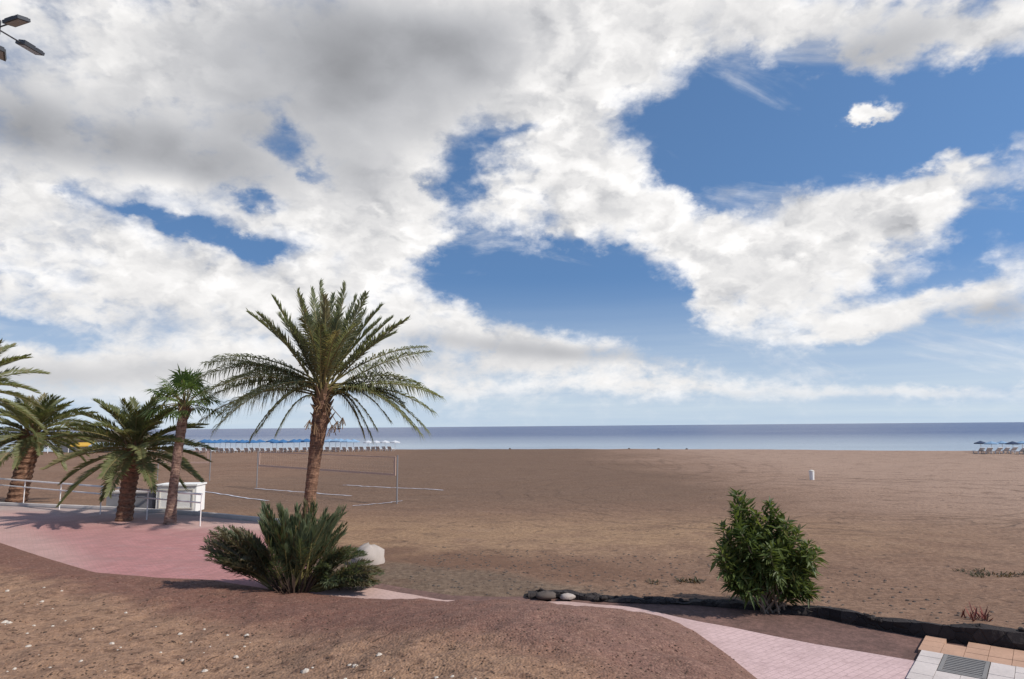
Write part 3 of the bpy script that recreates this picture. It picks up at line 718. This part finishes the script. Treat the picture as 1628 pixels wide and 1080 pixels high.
# --- parasols and loungers by the water
def parasol(p, m, label, group, s=1.0):
    root = empty('beach_parasol', p, label, 'parasol', group)
    mb = MB(); mb.tube([p-UP*.1, p+UP*2.0*s], .03, 5); mb.build('pole', M['steel'], root)
    mb = MB(); n = 8; r = 1.15*s; an = random.random(); z = p.z+1.72*s
    ring = [(p.x+r*math.cos(an+6.2832*k/n), p.y+r*math.sin(an+6.2832*k/n), z) for k in range(n)]; low = [(x, y, z-.16*s) for x, y, _ in ring]
    mb.add(ring+low+[(p.x, p.y, p.z+2.15*s)], [(k, (k+1) % n, 2*n) for k in range(n)] + [(n+k, n+(k+1) % n, (k+1) % n, k) for k in range(n)]); mb.build('canopy', m, root)
def lounger(p, rz, label, group):
    root = empty('sun_lounger', p, label, 'sun lounger', group); Mx = Matrix.Translation(p) @ Matrix.Rotation(rz, 4, 'Z')
    mb = MB(); mb.box((-.32, -.9, .30), (.32, .45, .38), 0, Mx); mb.build('seat', M['teak'], root)
    mb = MB(); mb.box((-.32, 0, 0), (.32, .75, .07), 0, Mx @ Matrix.Translation((0, .45, .31)) @ Matrix.Rotation(R(40), 4, 'X')); mb.build('backrest', M['teak'], root)
    for sx in (-1, 1):
        for sy in (-.75, .4):
            mb = MB(); mb.box((sx*.28-.03, sy-.03, -.05), (sx*.28+.03, sy+.03, .30), 0, Mx); mb.build('leg', M['teak'], root)
pl_l, pg = 'blue parasol in the long row along the shore beyond the palms', 'blue parasols along the shore'
for px in [324,333,341,350,358,367,375,384,392,401,412,433,441,450,468,477,486,524,533,541,553,562]:
    q = shore(px+random.uniform(-2, 2), random.uniform(4, 9))
    parasol(q, M['blue'] if px < 500 else M['blue2'], pl_l if px < 500 else 'faded pale blue parasol at the thin end of the shore row', pg if px < 500 else 'faded parasols along the shore', random.uniform(.92, 1.04))
for px in [585, 598, 612, 628]:
    q = shore(px, 3.5); parasol(q, M['teak'], 'bleached white parasol at the far end of the shore row', 'white parasols along the shore', .8)
for k in range(34):
    px = 318 + k*9.2 + random.uniform(-2, 2)
    q = shore(px, random.uniform(8, 13)); lounger(q, random.uniform(-.2, .2)+math.pi, 'pale sun lounger lined up under the shore parasols beyond the palms', 'sun loungers under the long parasol row')
for i, px in enumerate([1560, 1577, 1594, 1611, 1626, 1643]):
    q = shore(px, 7 + (i % 2)*3); parasol(q, M['darkblue'] if i % 3 == 0 else M['blue2'], 'navy parasol in the small separate shore group' if i % 3 == 0 else 'pale blue-grey parasol in the small separate shore group', 'navy parasols of the small group' if i % 3 == 0 else 'pale parasols of the small group', .70)
for k in range(7):
    q = shore(1556+k*12.5, random.uniform(10, 14)); lounger(q, math.pi+random.uniform(-.2, .2), 'pale sun lounger under the small separate parasol group', 'sun loungers of the small group')

# --- small white bin on the open sand
def post():
    p = on_beach(1291, 763); root = empty('litter_bin', p, 'small white bin standing alone on the open sand', 'bin')
    k = p.y/F
    mb = MB(); mb.tube([p-UP*.05, p+UP*3*k, p+UP*13*k], [3.2*k, 3.4*k, 3.9*k], 12); mb.build('body', M['white'], root)
    mb = MB(); mb.tube([p+UP*13*k, p+UP*14.2*k, p+UP*15.2*k], [4.1*k, 3.8*k, 1.2*k], 12); mb.build('lid', M['cream'], root)
post()
for px, py in [(811, 712), (1000, 713), (1047, 713), (1092, 713)]:
    p = shore(px, .5); mb = MB(); r = .2
    for k in range(1):
        vs_ = []; 
        for a in range(4):
            for b_ in range(8):
                th = R(a*30); ph = b_*math.pi/4; rr = r*random.uniform(.75, 1.2)
                vs_.append(p + Vector((rr*1.3*math.cos(th)*math.cos(ph), rr*math.cos(th)*math.sin(ph), rr*math.sin(th)-.03)))
        mb.add(vs_, [(a*8+b_, a*8+(b_+1) % 8, a*8+8+(b_+1) % 8, a*8+8+b_) for a in range(3) for b_ in range(8)])
    o = mb.build('shore_rock', M['dark_rock'], loc=p); tag(o, 'small dark rock on the crest of the sand against the sea', 'rock', 'small dark rocks on the sand crest')

# --- beach bar behind the palms
def beach_bar():
    p = on_beach(140, 719); Y = p.y; root = empty('beach_bar', p, 'low thatched beach bar with yellow awning seen between the stocky palms', 'building')
    x0, x1 = at_y(96, 715, Y).x, at_y(222, 715, Y).x; zb = p.z
    mb = MB(); mb.box((x0, Y, zb-.3), (x1, Y+5, zb+2.2)); mb.build('wall', M['cream'], root)
    mb = MB(); zt = zb+2.1
    mb.add([(x0-.8, Y-1, zt), (x1+.8, Y-1, zt), (x1+.8, Y+6, zt), (x0-.8, Y+6, zt), (x0+2, Y+2.5, zt+1.7), (x1-2, Y+2.5, zt+1.7)], [(0,1,5,4),(1,2,5),(2,3,4,5),(3,0,4),(3,2,1,0)])
    for k in range(400):
        x = random.uniform(x0-.8, x1+.8); mb.add([(x, Y-1.02, zt+.1), (x+.12, Y-1.02, zt+.1), (x+.08, Y-1.1, zt-random.uniform(.1, .4))], [(0, 1, 2)])
    mb.build('roof', M['thatch'], root)
    for a, b_, m, nm in ((126, 157, M['yellow'], 'awning'), (157, 194, M['bgrey'], 'awning')):
        xa, xb = at_y(a, 710, Y).x, at_y(b_, 710, Y).x; mb = MB()
        mb.add([(xa, Y-1.1, zb+1.75), (xb, Y-1.1, zb+1.75), (xb, Y-3, zb+1.2), (xa, Y-3, zb+1.2), (xa, Y-3, zb+1.0), (xb, Y-3, zb+1.0)], [(0,1,2,3),(3,2,5,4)]); mb.build(nm, m, root)
    for px in (108, 175, 205):
        x = at_y(px, 710, Y).x; mb = MB(); mb.box((x, Y-.03, zb+.9), (x+1.1, Y+.02, zb+1.7)); mb.build('window', M['metal'], root)
    for px in (94, 126, 157, 194, 222):
        x = at_y(px, 710, Y).x; mb = MB(); mb.tube([(x, Y-2.9, zb-.2), (x, Y-2.9, zb+1.2)], .06, 6); mb.build('post', M['steel'], root)
beach_bar()
def tamarisk(px, Y, w, h, label):
    p = at_y(px, 700, Y); p.z = bz(p.x, p.y); root = empty('tamarisk_tree', p, label, 'tree', 'low trees behind the beach bar')
    mb = MB()
    for k in range(5): 
        e_ = p+Vector((random.uniform(-w, w)*.6, random.uniform(-1, 1), h*random.uniform(.5, .8))); mb.tube([p-UP*.1, p.lerp(e_, .5)+UP*.2, e_], [.16, .1, .04], 5)
    mb.build('trunk', M['bark'], root)
    mb = MB()
    cl = [(random.uniform(-1, 1), random.uniform(-.6, .6), random.uniform(.35, .95), random.uniform(.25, .45)) for _ in range(9)]
    for k in range(1500):
        cx_, cy_, cz_, cr = random.choice(cl); v = Vector((random.gauss(0, 1), random.gauss(0, 1), random.gauss(0, 1))).normalized()*cr*random.uniform(.5, 1)
        c_ = p + Vector(((cx_+v.x)*w, (cy_+v.y)*2, (cz_+v.z*.5)*h)); s_ = .22
        a_ = Vector((random.uniform(-1,1), random.uniform(-1,1), random.uniform(-1,1)))*s_; b_ = Vector((random.uniform(-1,1), random.uniform(-1,1), random.uniform(-1,1)))*s_
        mb.add([c_-a_, c_+b_, c_+a_*.7], [(0, 1, 2)])
    tag(mb.build('crown', M['weed'], root), kind='stuff')
tamarisk(88, 126, 3.2, 3.3, 'low olive tree behind the beach bar, by the cream end wall'); tamarisk(140, 128, 3.8, 4.2, 'low olive tree rising over the middle of the thatched bar roof'); tamarisk(176, 127, 3.4, 3.9, 'low olive tree behind the grey-blue awning of the bar'); tamarisk(238, 126, 3.4, 2.8, 'low olive tree behind the fan palm trunk')

# --- white cabinet and grey block on the sand edge
def cabinet():
    a, b_ = on_z(247, 812, .33), on_z(311, 811, .33); Y = a.y; k = Y/F
    root = empty('white_cabinet', (a+b_)/2, 'white box cabinet with framed front panel beside the fan palm', 'cabinet')
    x0, x1 = a.x, b_.x; h = 40*k; z0 = .25
    ang = R(3); Mx = Matrix.Translation((x0, Y, 0)) @ Matrix.Rotation(ang, 4, 'Z'); w = x1-x0
    mb = MB(); mb.box((0, 0, z0), (w, 1.0, z0+h), 0, Mx); mb.build('body', M['white'], root)
    mb = MB(); mb.box((-.05, -.06, z0+h), (w+.05, 1.06, z0+h+.07), 0, Mx); mb.build('lid', M['white'], root)
    mb = MB()
    for lo, hi in (((.12, -.03, z0+.14), (w-.12, -.001, z0+.2)), ((.12, -.03, z0+h-.2), (w-.12, -.001, z0+h-.14)), ((.12, -.03, z0+.2), (.18, -.001, z0+h-.2)), ((w-.18, -.03, z0+.2), (w-.12, -.001, z0+h-.2)), ((w/2-.02, -.025, z0+.2), (w/2+.02, -.001, z0+h-.2))): mb.box(lo, hi, 0, Mx)
    mb.build('panel_frame', M['cream'], root)
    a2, b2 = on_z(168, 811, .33), on_z(244, 812, .33); Y2 = a.y+.15; xa, xb = at_y(168, 811, Y2).x, at_y(243, 812, Y2).x
    root2 = empty('concrete_block', ((xa+xb)/2, Y2, .3), 'low grey concrete block between the stocky palm and the white cabinet', 'block')
    mb = MB(); hh = 29*k; mb.box((xa, Y2, z0), (xb-.05, Y2+.9, z0+hh)); mb.build('body', M['grey'], root2)
    mb = MB(); mb.box((xa-.05, Y2-.05, z0+hh), (xb-.02, Y2+.95, z0+hh+.08)); mb.build('top_slab', M['kerb'], root2)
cabinet()

# --- promenade railing
def railing():
    a, b_ = on_z(-60, 790, PZ), on_z(318, 837, PZ)
    a = on_z(-60, 792, PZ); root = empty('railing', a.lerp(b_, .5), 'white two-rail railing along the promenade in front of the stocky palms', 'railing')
    d = b_-a; L_ = d.length; ax = d.normalized(); n = 7
    for k in range(n):
        p = a+d*k/(n-1); mb = MB(); r_ = .055 if k == 1 else .022; mb.tube([p-UP*.02, p+UP*1.17], r_, 8); mb.build('post', M['steel'], root)
    for z in (1.17, .86):
        mb = MB(); mb.tube([a-ax*.2+UP*z, b_+ax*.02+UP*z], .042 if z > 1 else .032, 6); mb.build('rail', M['steel'], root)
railing()

# --- floodlight mast just outside the frame, its lamp heads reach in
def mast():
    Y = 13.0; hub = at_y(-6, 45, Y); zH = hub.z
    gx = hub.x; base = Vector((gx, Y, bank_z(gx, Y)))
    root = empty('floodlight_mast', base, 'tall mast with flat dark floodlight heads on a cross arm', 'street lamp')
    mb = MB(); mb.tube([base-UP*.1, base+UP*3, hub+UP*.15], [.11, .09, .055], 10); mb.build('pole', M['metal'], root)
    heads = [(26, 34), (48, 77), (-2, 84), (-60, 60), (-40, 15)]
    for i, (px, py) in enumerate(heads):
        d = ray(px, py); t = (zH-ZC)/d.z; c_ = Vector((d.x*t, d.y*t, zH)); ax = (c_-hub).normalized()
        s_ = ax.cross(UP); up = (UP*.85 + s_*.2).normalized(); s_ = ax.cross(up).normalized(); up = s_.cross(ax)
        mb = MB(); mb.tube([hub, c_-ax*.12], .016, 6); mb.build('arm', M['metal'], root)
        Mx = Matrix.Translation(c_) @ Matrix((ax, s_, up)).transposed().to_4x4()
        mb = MB(); mb.box((-.24, -.13, -.03), (.24, .13, .035), 0, Mx); mb.box((-.22, -.09, .036), (.04, .09, .075), 0, Mx)
        for k in range(5): mb.box((.06+k*.035, -.11, .036), (.068+k*.035, .11, .06), 0, Mx)
        h = mb.build('lamp_head', M['metal'], root)
        mb = MB(); mb.box((-.20, -.10, -.038), (.20, .10, -.031), 0, Mx); mb.build('lens', M['lens'], h)
        if i == 1: mb = MB(); mb.box((.241, -.10, -.02), (.252, .10, .025), 0, Mx); mb.build('end_cap', M['red'], h)
    mb = MB(); mb.tube([hub-UP*.12, hub+UP*.18], .075, 10); mb.build('hub', M['metal'], root)
mast()

# ---------------------------------------------------------------- stones, paving, weeds
def stone(mb, p, r, fl=.6, m=0):
    vs_ = []; n = 6
    for a in range(4):
        for b_ in range(n):
            th = R(-25+a*36); ph = 6.2832*b_/n; rr = r*random.uniform(.72, 1.2)
            vs_.append(p + Vector((rr*math.cos(th)*math.cos(ph), rr*math.cos(th)*math.sin(ph), rr*fl*math.sin(th))))
    mb.add(vs_, [(a*n+b_, a*n+(b_+1) % n, a*n+n+(b_+1) % n, a*n+n+b_) for a in range(3) for b_ in range(n)] + [tuple(3*n+k for k in range(n))], m)
def boulder(name, p, r, fl, m, label, seed):
    random.seed(seed); mb = MB(); n = 14; vs_ = []
    for a in range(8):
        for b_ in range(n):
            th = R(-35+a*17.8); ph = 6.2832*b_/n; rr = r*(1+.22*float(fbm(np.array(a*.5), np.array(b_*.7 if b_ < 8 else (n-b_)*.7), 3, seed))+random.uniform(-.06, .06))
            vs_.append(p + Vector((rr*1.25*math.cos(th)*math.cos(ph), rr*math.cos(th)*math.sin(ph), rr*fl*math.sin(th))))
    mb.add(vs_, [(a*n+b_, a*n+(b_+1) % n, a*n+n+(b_+1) % n, a*n+n+b_) for a in range(7) for b_ in range(n)] + [tuple(7*n+k for k in range(n))])
    tag(mb.build(name, m, loc=p, smooth=True), label, 'rock')
p = on_z(586, 893, PZ); boulder('boulder', p, .36, 1.25, M['rock'], 'pale whitish boulder half hidden behind the spiky palm clump', 3)
p = on_beach(868, 947); boulder('boulder', p, .17, .5, M['dark_rock'], 'grey-brown boulder at the end of the black stone wall', 8)
p = on_z(902, 949, .45); boulder('boulder', p, .13, .5, M['rock'], 'small pale stone at the foot of the wall end', 9)
random.seed(77)
mb = MB()
k = 0
while k < 48:
    px, py = random.uniform(-20, 760)**1.0, random.uniform(935, 1095)
    if py < 935 + px*.19: continue
    p = on_bank(px, py); stone(mb, p, random.choice((.015, .02, .025, .03, .045)), .6); k += 1
for px, py, r in [(12,940,.05),(70,935,.035),(98,940,.03),(178,1024,.045),(8,990,.06),(15,991,.05),(54,995,.03),(43,1008,.03),(128,1052,.035),(200,975,.04),(375,1045,.04),(486,1068,.06),(290,1050,.03),(603,1042,.05)]:
    stone(mb, on_bank(px, py), r, .6)
tag(mb.build('pebbles', M['pebble']), 'scattered pale pebbles on the tan earth bank', 'pebbles', kind='stuff')
mb = MB()
for k in range(2200):
    px, py = random.uniform(-30, 1190), random.uniform(915, 1110)
    p = on_bank(px, py)
    if p.y > yg(p.x)-.15 or p.x > 3.9: continue
    stone(mb, p+UP*.0, random.uniform(.007, .024)*(1.5 if random.random() < .05 else 1)*(1 if p.x < -2.5 else .7), .5)
tag(mb.build('gravel_clods', M['clod']), 'loose dark clods and gravel on the bank', 'gravel', kind='stuff')
mb = MB()
for k in range(700):
    x = random.uniform(-2.5, 9); y = float(yw(x))+random.uniform(.2, 4.5)**1.2
    stone(mb, Vector((x, y, bz(x, y))), random.uniform(.012, .045), .5)
tag(mb.build('sand_clods', M['dark_rock']), 'small stones and clods on the sand behind the wall', 'stones', kind='stuff')

mb = MB()
for k in range(900):
    p = on_bank(random.uniform(-30, 1190), random.uniform(915, 1110))
    if p.y > yg(p.x)-.15 or p.x > 3.9: continue
    stone(mb, p, random.uniform(.006, .02)*(2 if random.random() < .05 else 1), .6)
tag(mb.build('red_gravel_stones', M['gravel']), 'loose red-brown gravel stones on the bank', 'gravel', kind='stuff')
mb = MB()
for k in range(46):
    p = on_bank(random.uniform(-20, 700), random.uniform(930, 1100)); an = random.uniform(0, 3.14); l = random.uniform(.05, .22); v = Vector((math.cos(an), math.sin(an), 0))*l
    q = p+v; q.z = bank_z(q.x, q.y); w_ = p.lerp(q, .5)+Vector((0, 0, .02)); mb.tube([p+UP*.008, w_, q+UP*.008], [.006, .005, .003], 4)
tag(mb.build('dry_twigs', M['clod']), 'scattered dry twigs on the tan earth bank', 'twigs', kind='stuff')
wall_o = bpy.data.objects['lava_stone_wall']
for k in range(64):                                        # loose lava stones along the uneven top of the wall
    x = random.uniform(.4, 11); y = float(yw(x))+random.uniform(-.12, .10); mb = MB()
    stone(mb, Vector((x, y, float(ew(x))+random.uniform(-.03, .03))), random.uniform(.05, .10), .55); mb.build('stone', M['wall'], wall_o)
def weed(px, py, w, h, n, m, label, up=.6):
    p = on_beach(px, py); root = empty('weed', p, label, 'weed'); mb = MB(); st = MB()
    for k in range(n):
        an = random.uniform(0, 6.28); q = p+Vector((random.uniform(-w, w), random.uniform(-.2, .2), -.01)); d = Vector((math.cos(an), math.sin(an), random.uniform(.2, 1)*up*2)).normalized(); l = h*random.uniform(.5, 1.1)
        wv = d.cross(UP).normalized()*.012; mb.add([q-wv, q+wv, q+d*l*.6+wv*1.3, q+d*l, q+d*l*.6-wv*1.3], [(0, 1, 2, 3, 4)])
        if k % 6 == 0: st.tube([q, q+d*l*.8], [.008, .004], 3)
    tag(mb.build('leaves', m, root), kind='stuff'); tag(st.build('stem', M['bark'], root), kind='stuff')
weed(1097, 925, .28, .14, 90, M['weed'], 'low dry weed tuft on the sand beside the leafy shrub')
weed(1040, 927, .10, .12, 40, M['weed'], 'tiny dark weed tuft on the sand by the wall end')
weed(1600, 915, .9, .13, 160, M['weed'], 'spread of low dark weeds on the sand above the wall corner')
weed(1545, 908, .4, .10, 70, M['weed'], 'smaller patch of low weeds on the open sand')
weed(1552, 985, .18, .26, 26, M['redstem'], 'thin reddish dry stalks sticking up behind the black wall', 1.6)

# --- corner paving and drain cover
def clip_paving():
    # orange slabs against the wall, white slabs below: laid on a plan grid turned with the wall
    ax = Vector((.78, -.62, 0)).normalized(); ay = Vector((.62, .78, 0)).normalized(); o = on_z(1466, 1024, PZ)
    def pv(name, label, m, u0, u1, v0, v1, s_, gap, skip=None):
        root = empty(name, o+ax*(u0+u1)/2+ay*(v0+v1)/2, label, 'paving'); root['kind'] = 'structure'
        for q_ in ('label', 'category'):
            if q_ in root: del root[q_]
        nu, nv = int(round((u1-u0)/s_)), int(round((v1-v0)/s_))
        for i in range(nu):
            for j in range(nv):
                uu, vv = u0+i*s_, v0+j*s_
                if skip and skip(uu+s_/2, vv+s_/2): continue
                c = [o+ax*(uu+gap)+ay*(vv+gap), o+ax*(uu+s_-gap)+ay*(vv+gap), o+ax*(uu+s_-gap)+ay*(vv+s_-gap), o+ax*(uu+gap)+ay*(vv+s_-gap)]
                zt = PZ+.03+random.uniform(-.003, .003); mb = MB()
                mb.add([Vector((q.x, q.y, PZ-.03)) for q in c]+[Vector((q.x, q.y, zt)) for q in c], [(4,5,6,7),(0,1,5,4),(1,2,6,5),(2,3,7,6),(3,0,4,7)]); mb.build('slab', m, root)
        return root
    sk = lambda u, v: (o+ax*u+ay*v).y > float(yw((o+ax*u+ay*v).x))-.38
    pv('orange_paving', '', M['orange'], 0, 4.8, -.45, .75, .3, .003, sk)
    pv('white_paving', '', M['whitep'], .05, 4.85, -1.95, -.45, .3, .003, lambda u, v: (.3 < u < .9 and -1.35 < v < -.45))
    # drain cover
    c = o+ax*.65+ay*-.9; root = empty('drain_cover', c, 'grey slatted drain cover set in the white paving by the wall', 'drain cover')
    B = lambda u0, u1, v0, v1, z0, z1: [(c+ax*u+ay*v)*1+UP*(z-PZ) for u, v, z in ((u0,v0,z0),(u1,v0,z0),(u1,v1,z0),(u0,v1,z0),(u0,v0,z1),(u1,v0,z1),(u1,v1,z1),(u0,v1,z1))]
    FS = [(0,3,2,1),(4,5,6,7),(0,1,5,4),(1,2,6,5),(2,3,7,6),(3,0,4,7)]
    mb = MB()
    for q in ((-.29,.29,-.44,-.39),(-.29,.29,.39,.44),(-.29,-.24,-.388,.388),(.24,.29,-.388,.388)): mb.add(B(*q, PZ-.02, PZ+.035), FS)
    mb.build('frame', M['grate'], root)
    for k in range(9):
        v = -.36+k*.085; mb = MB(); mb.add(B(-.238, .238, v, v+.052, PZ-.01, PZ+.03), FS); mb.build('slat', M['grate'], root)
clip_paving()
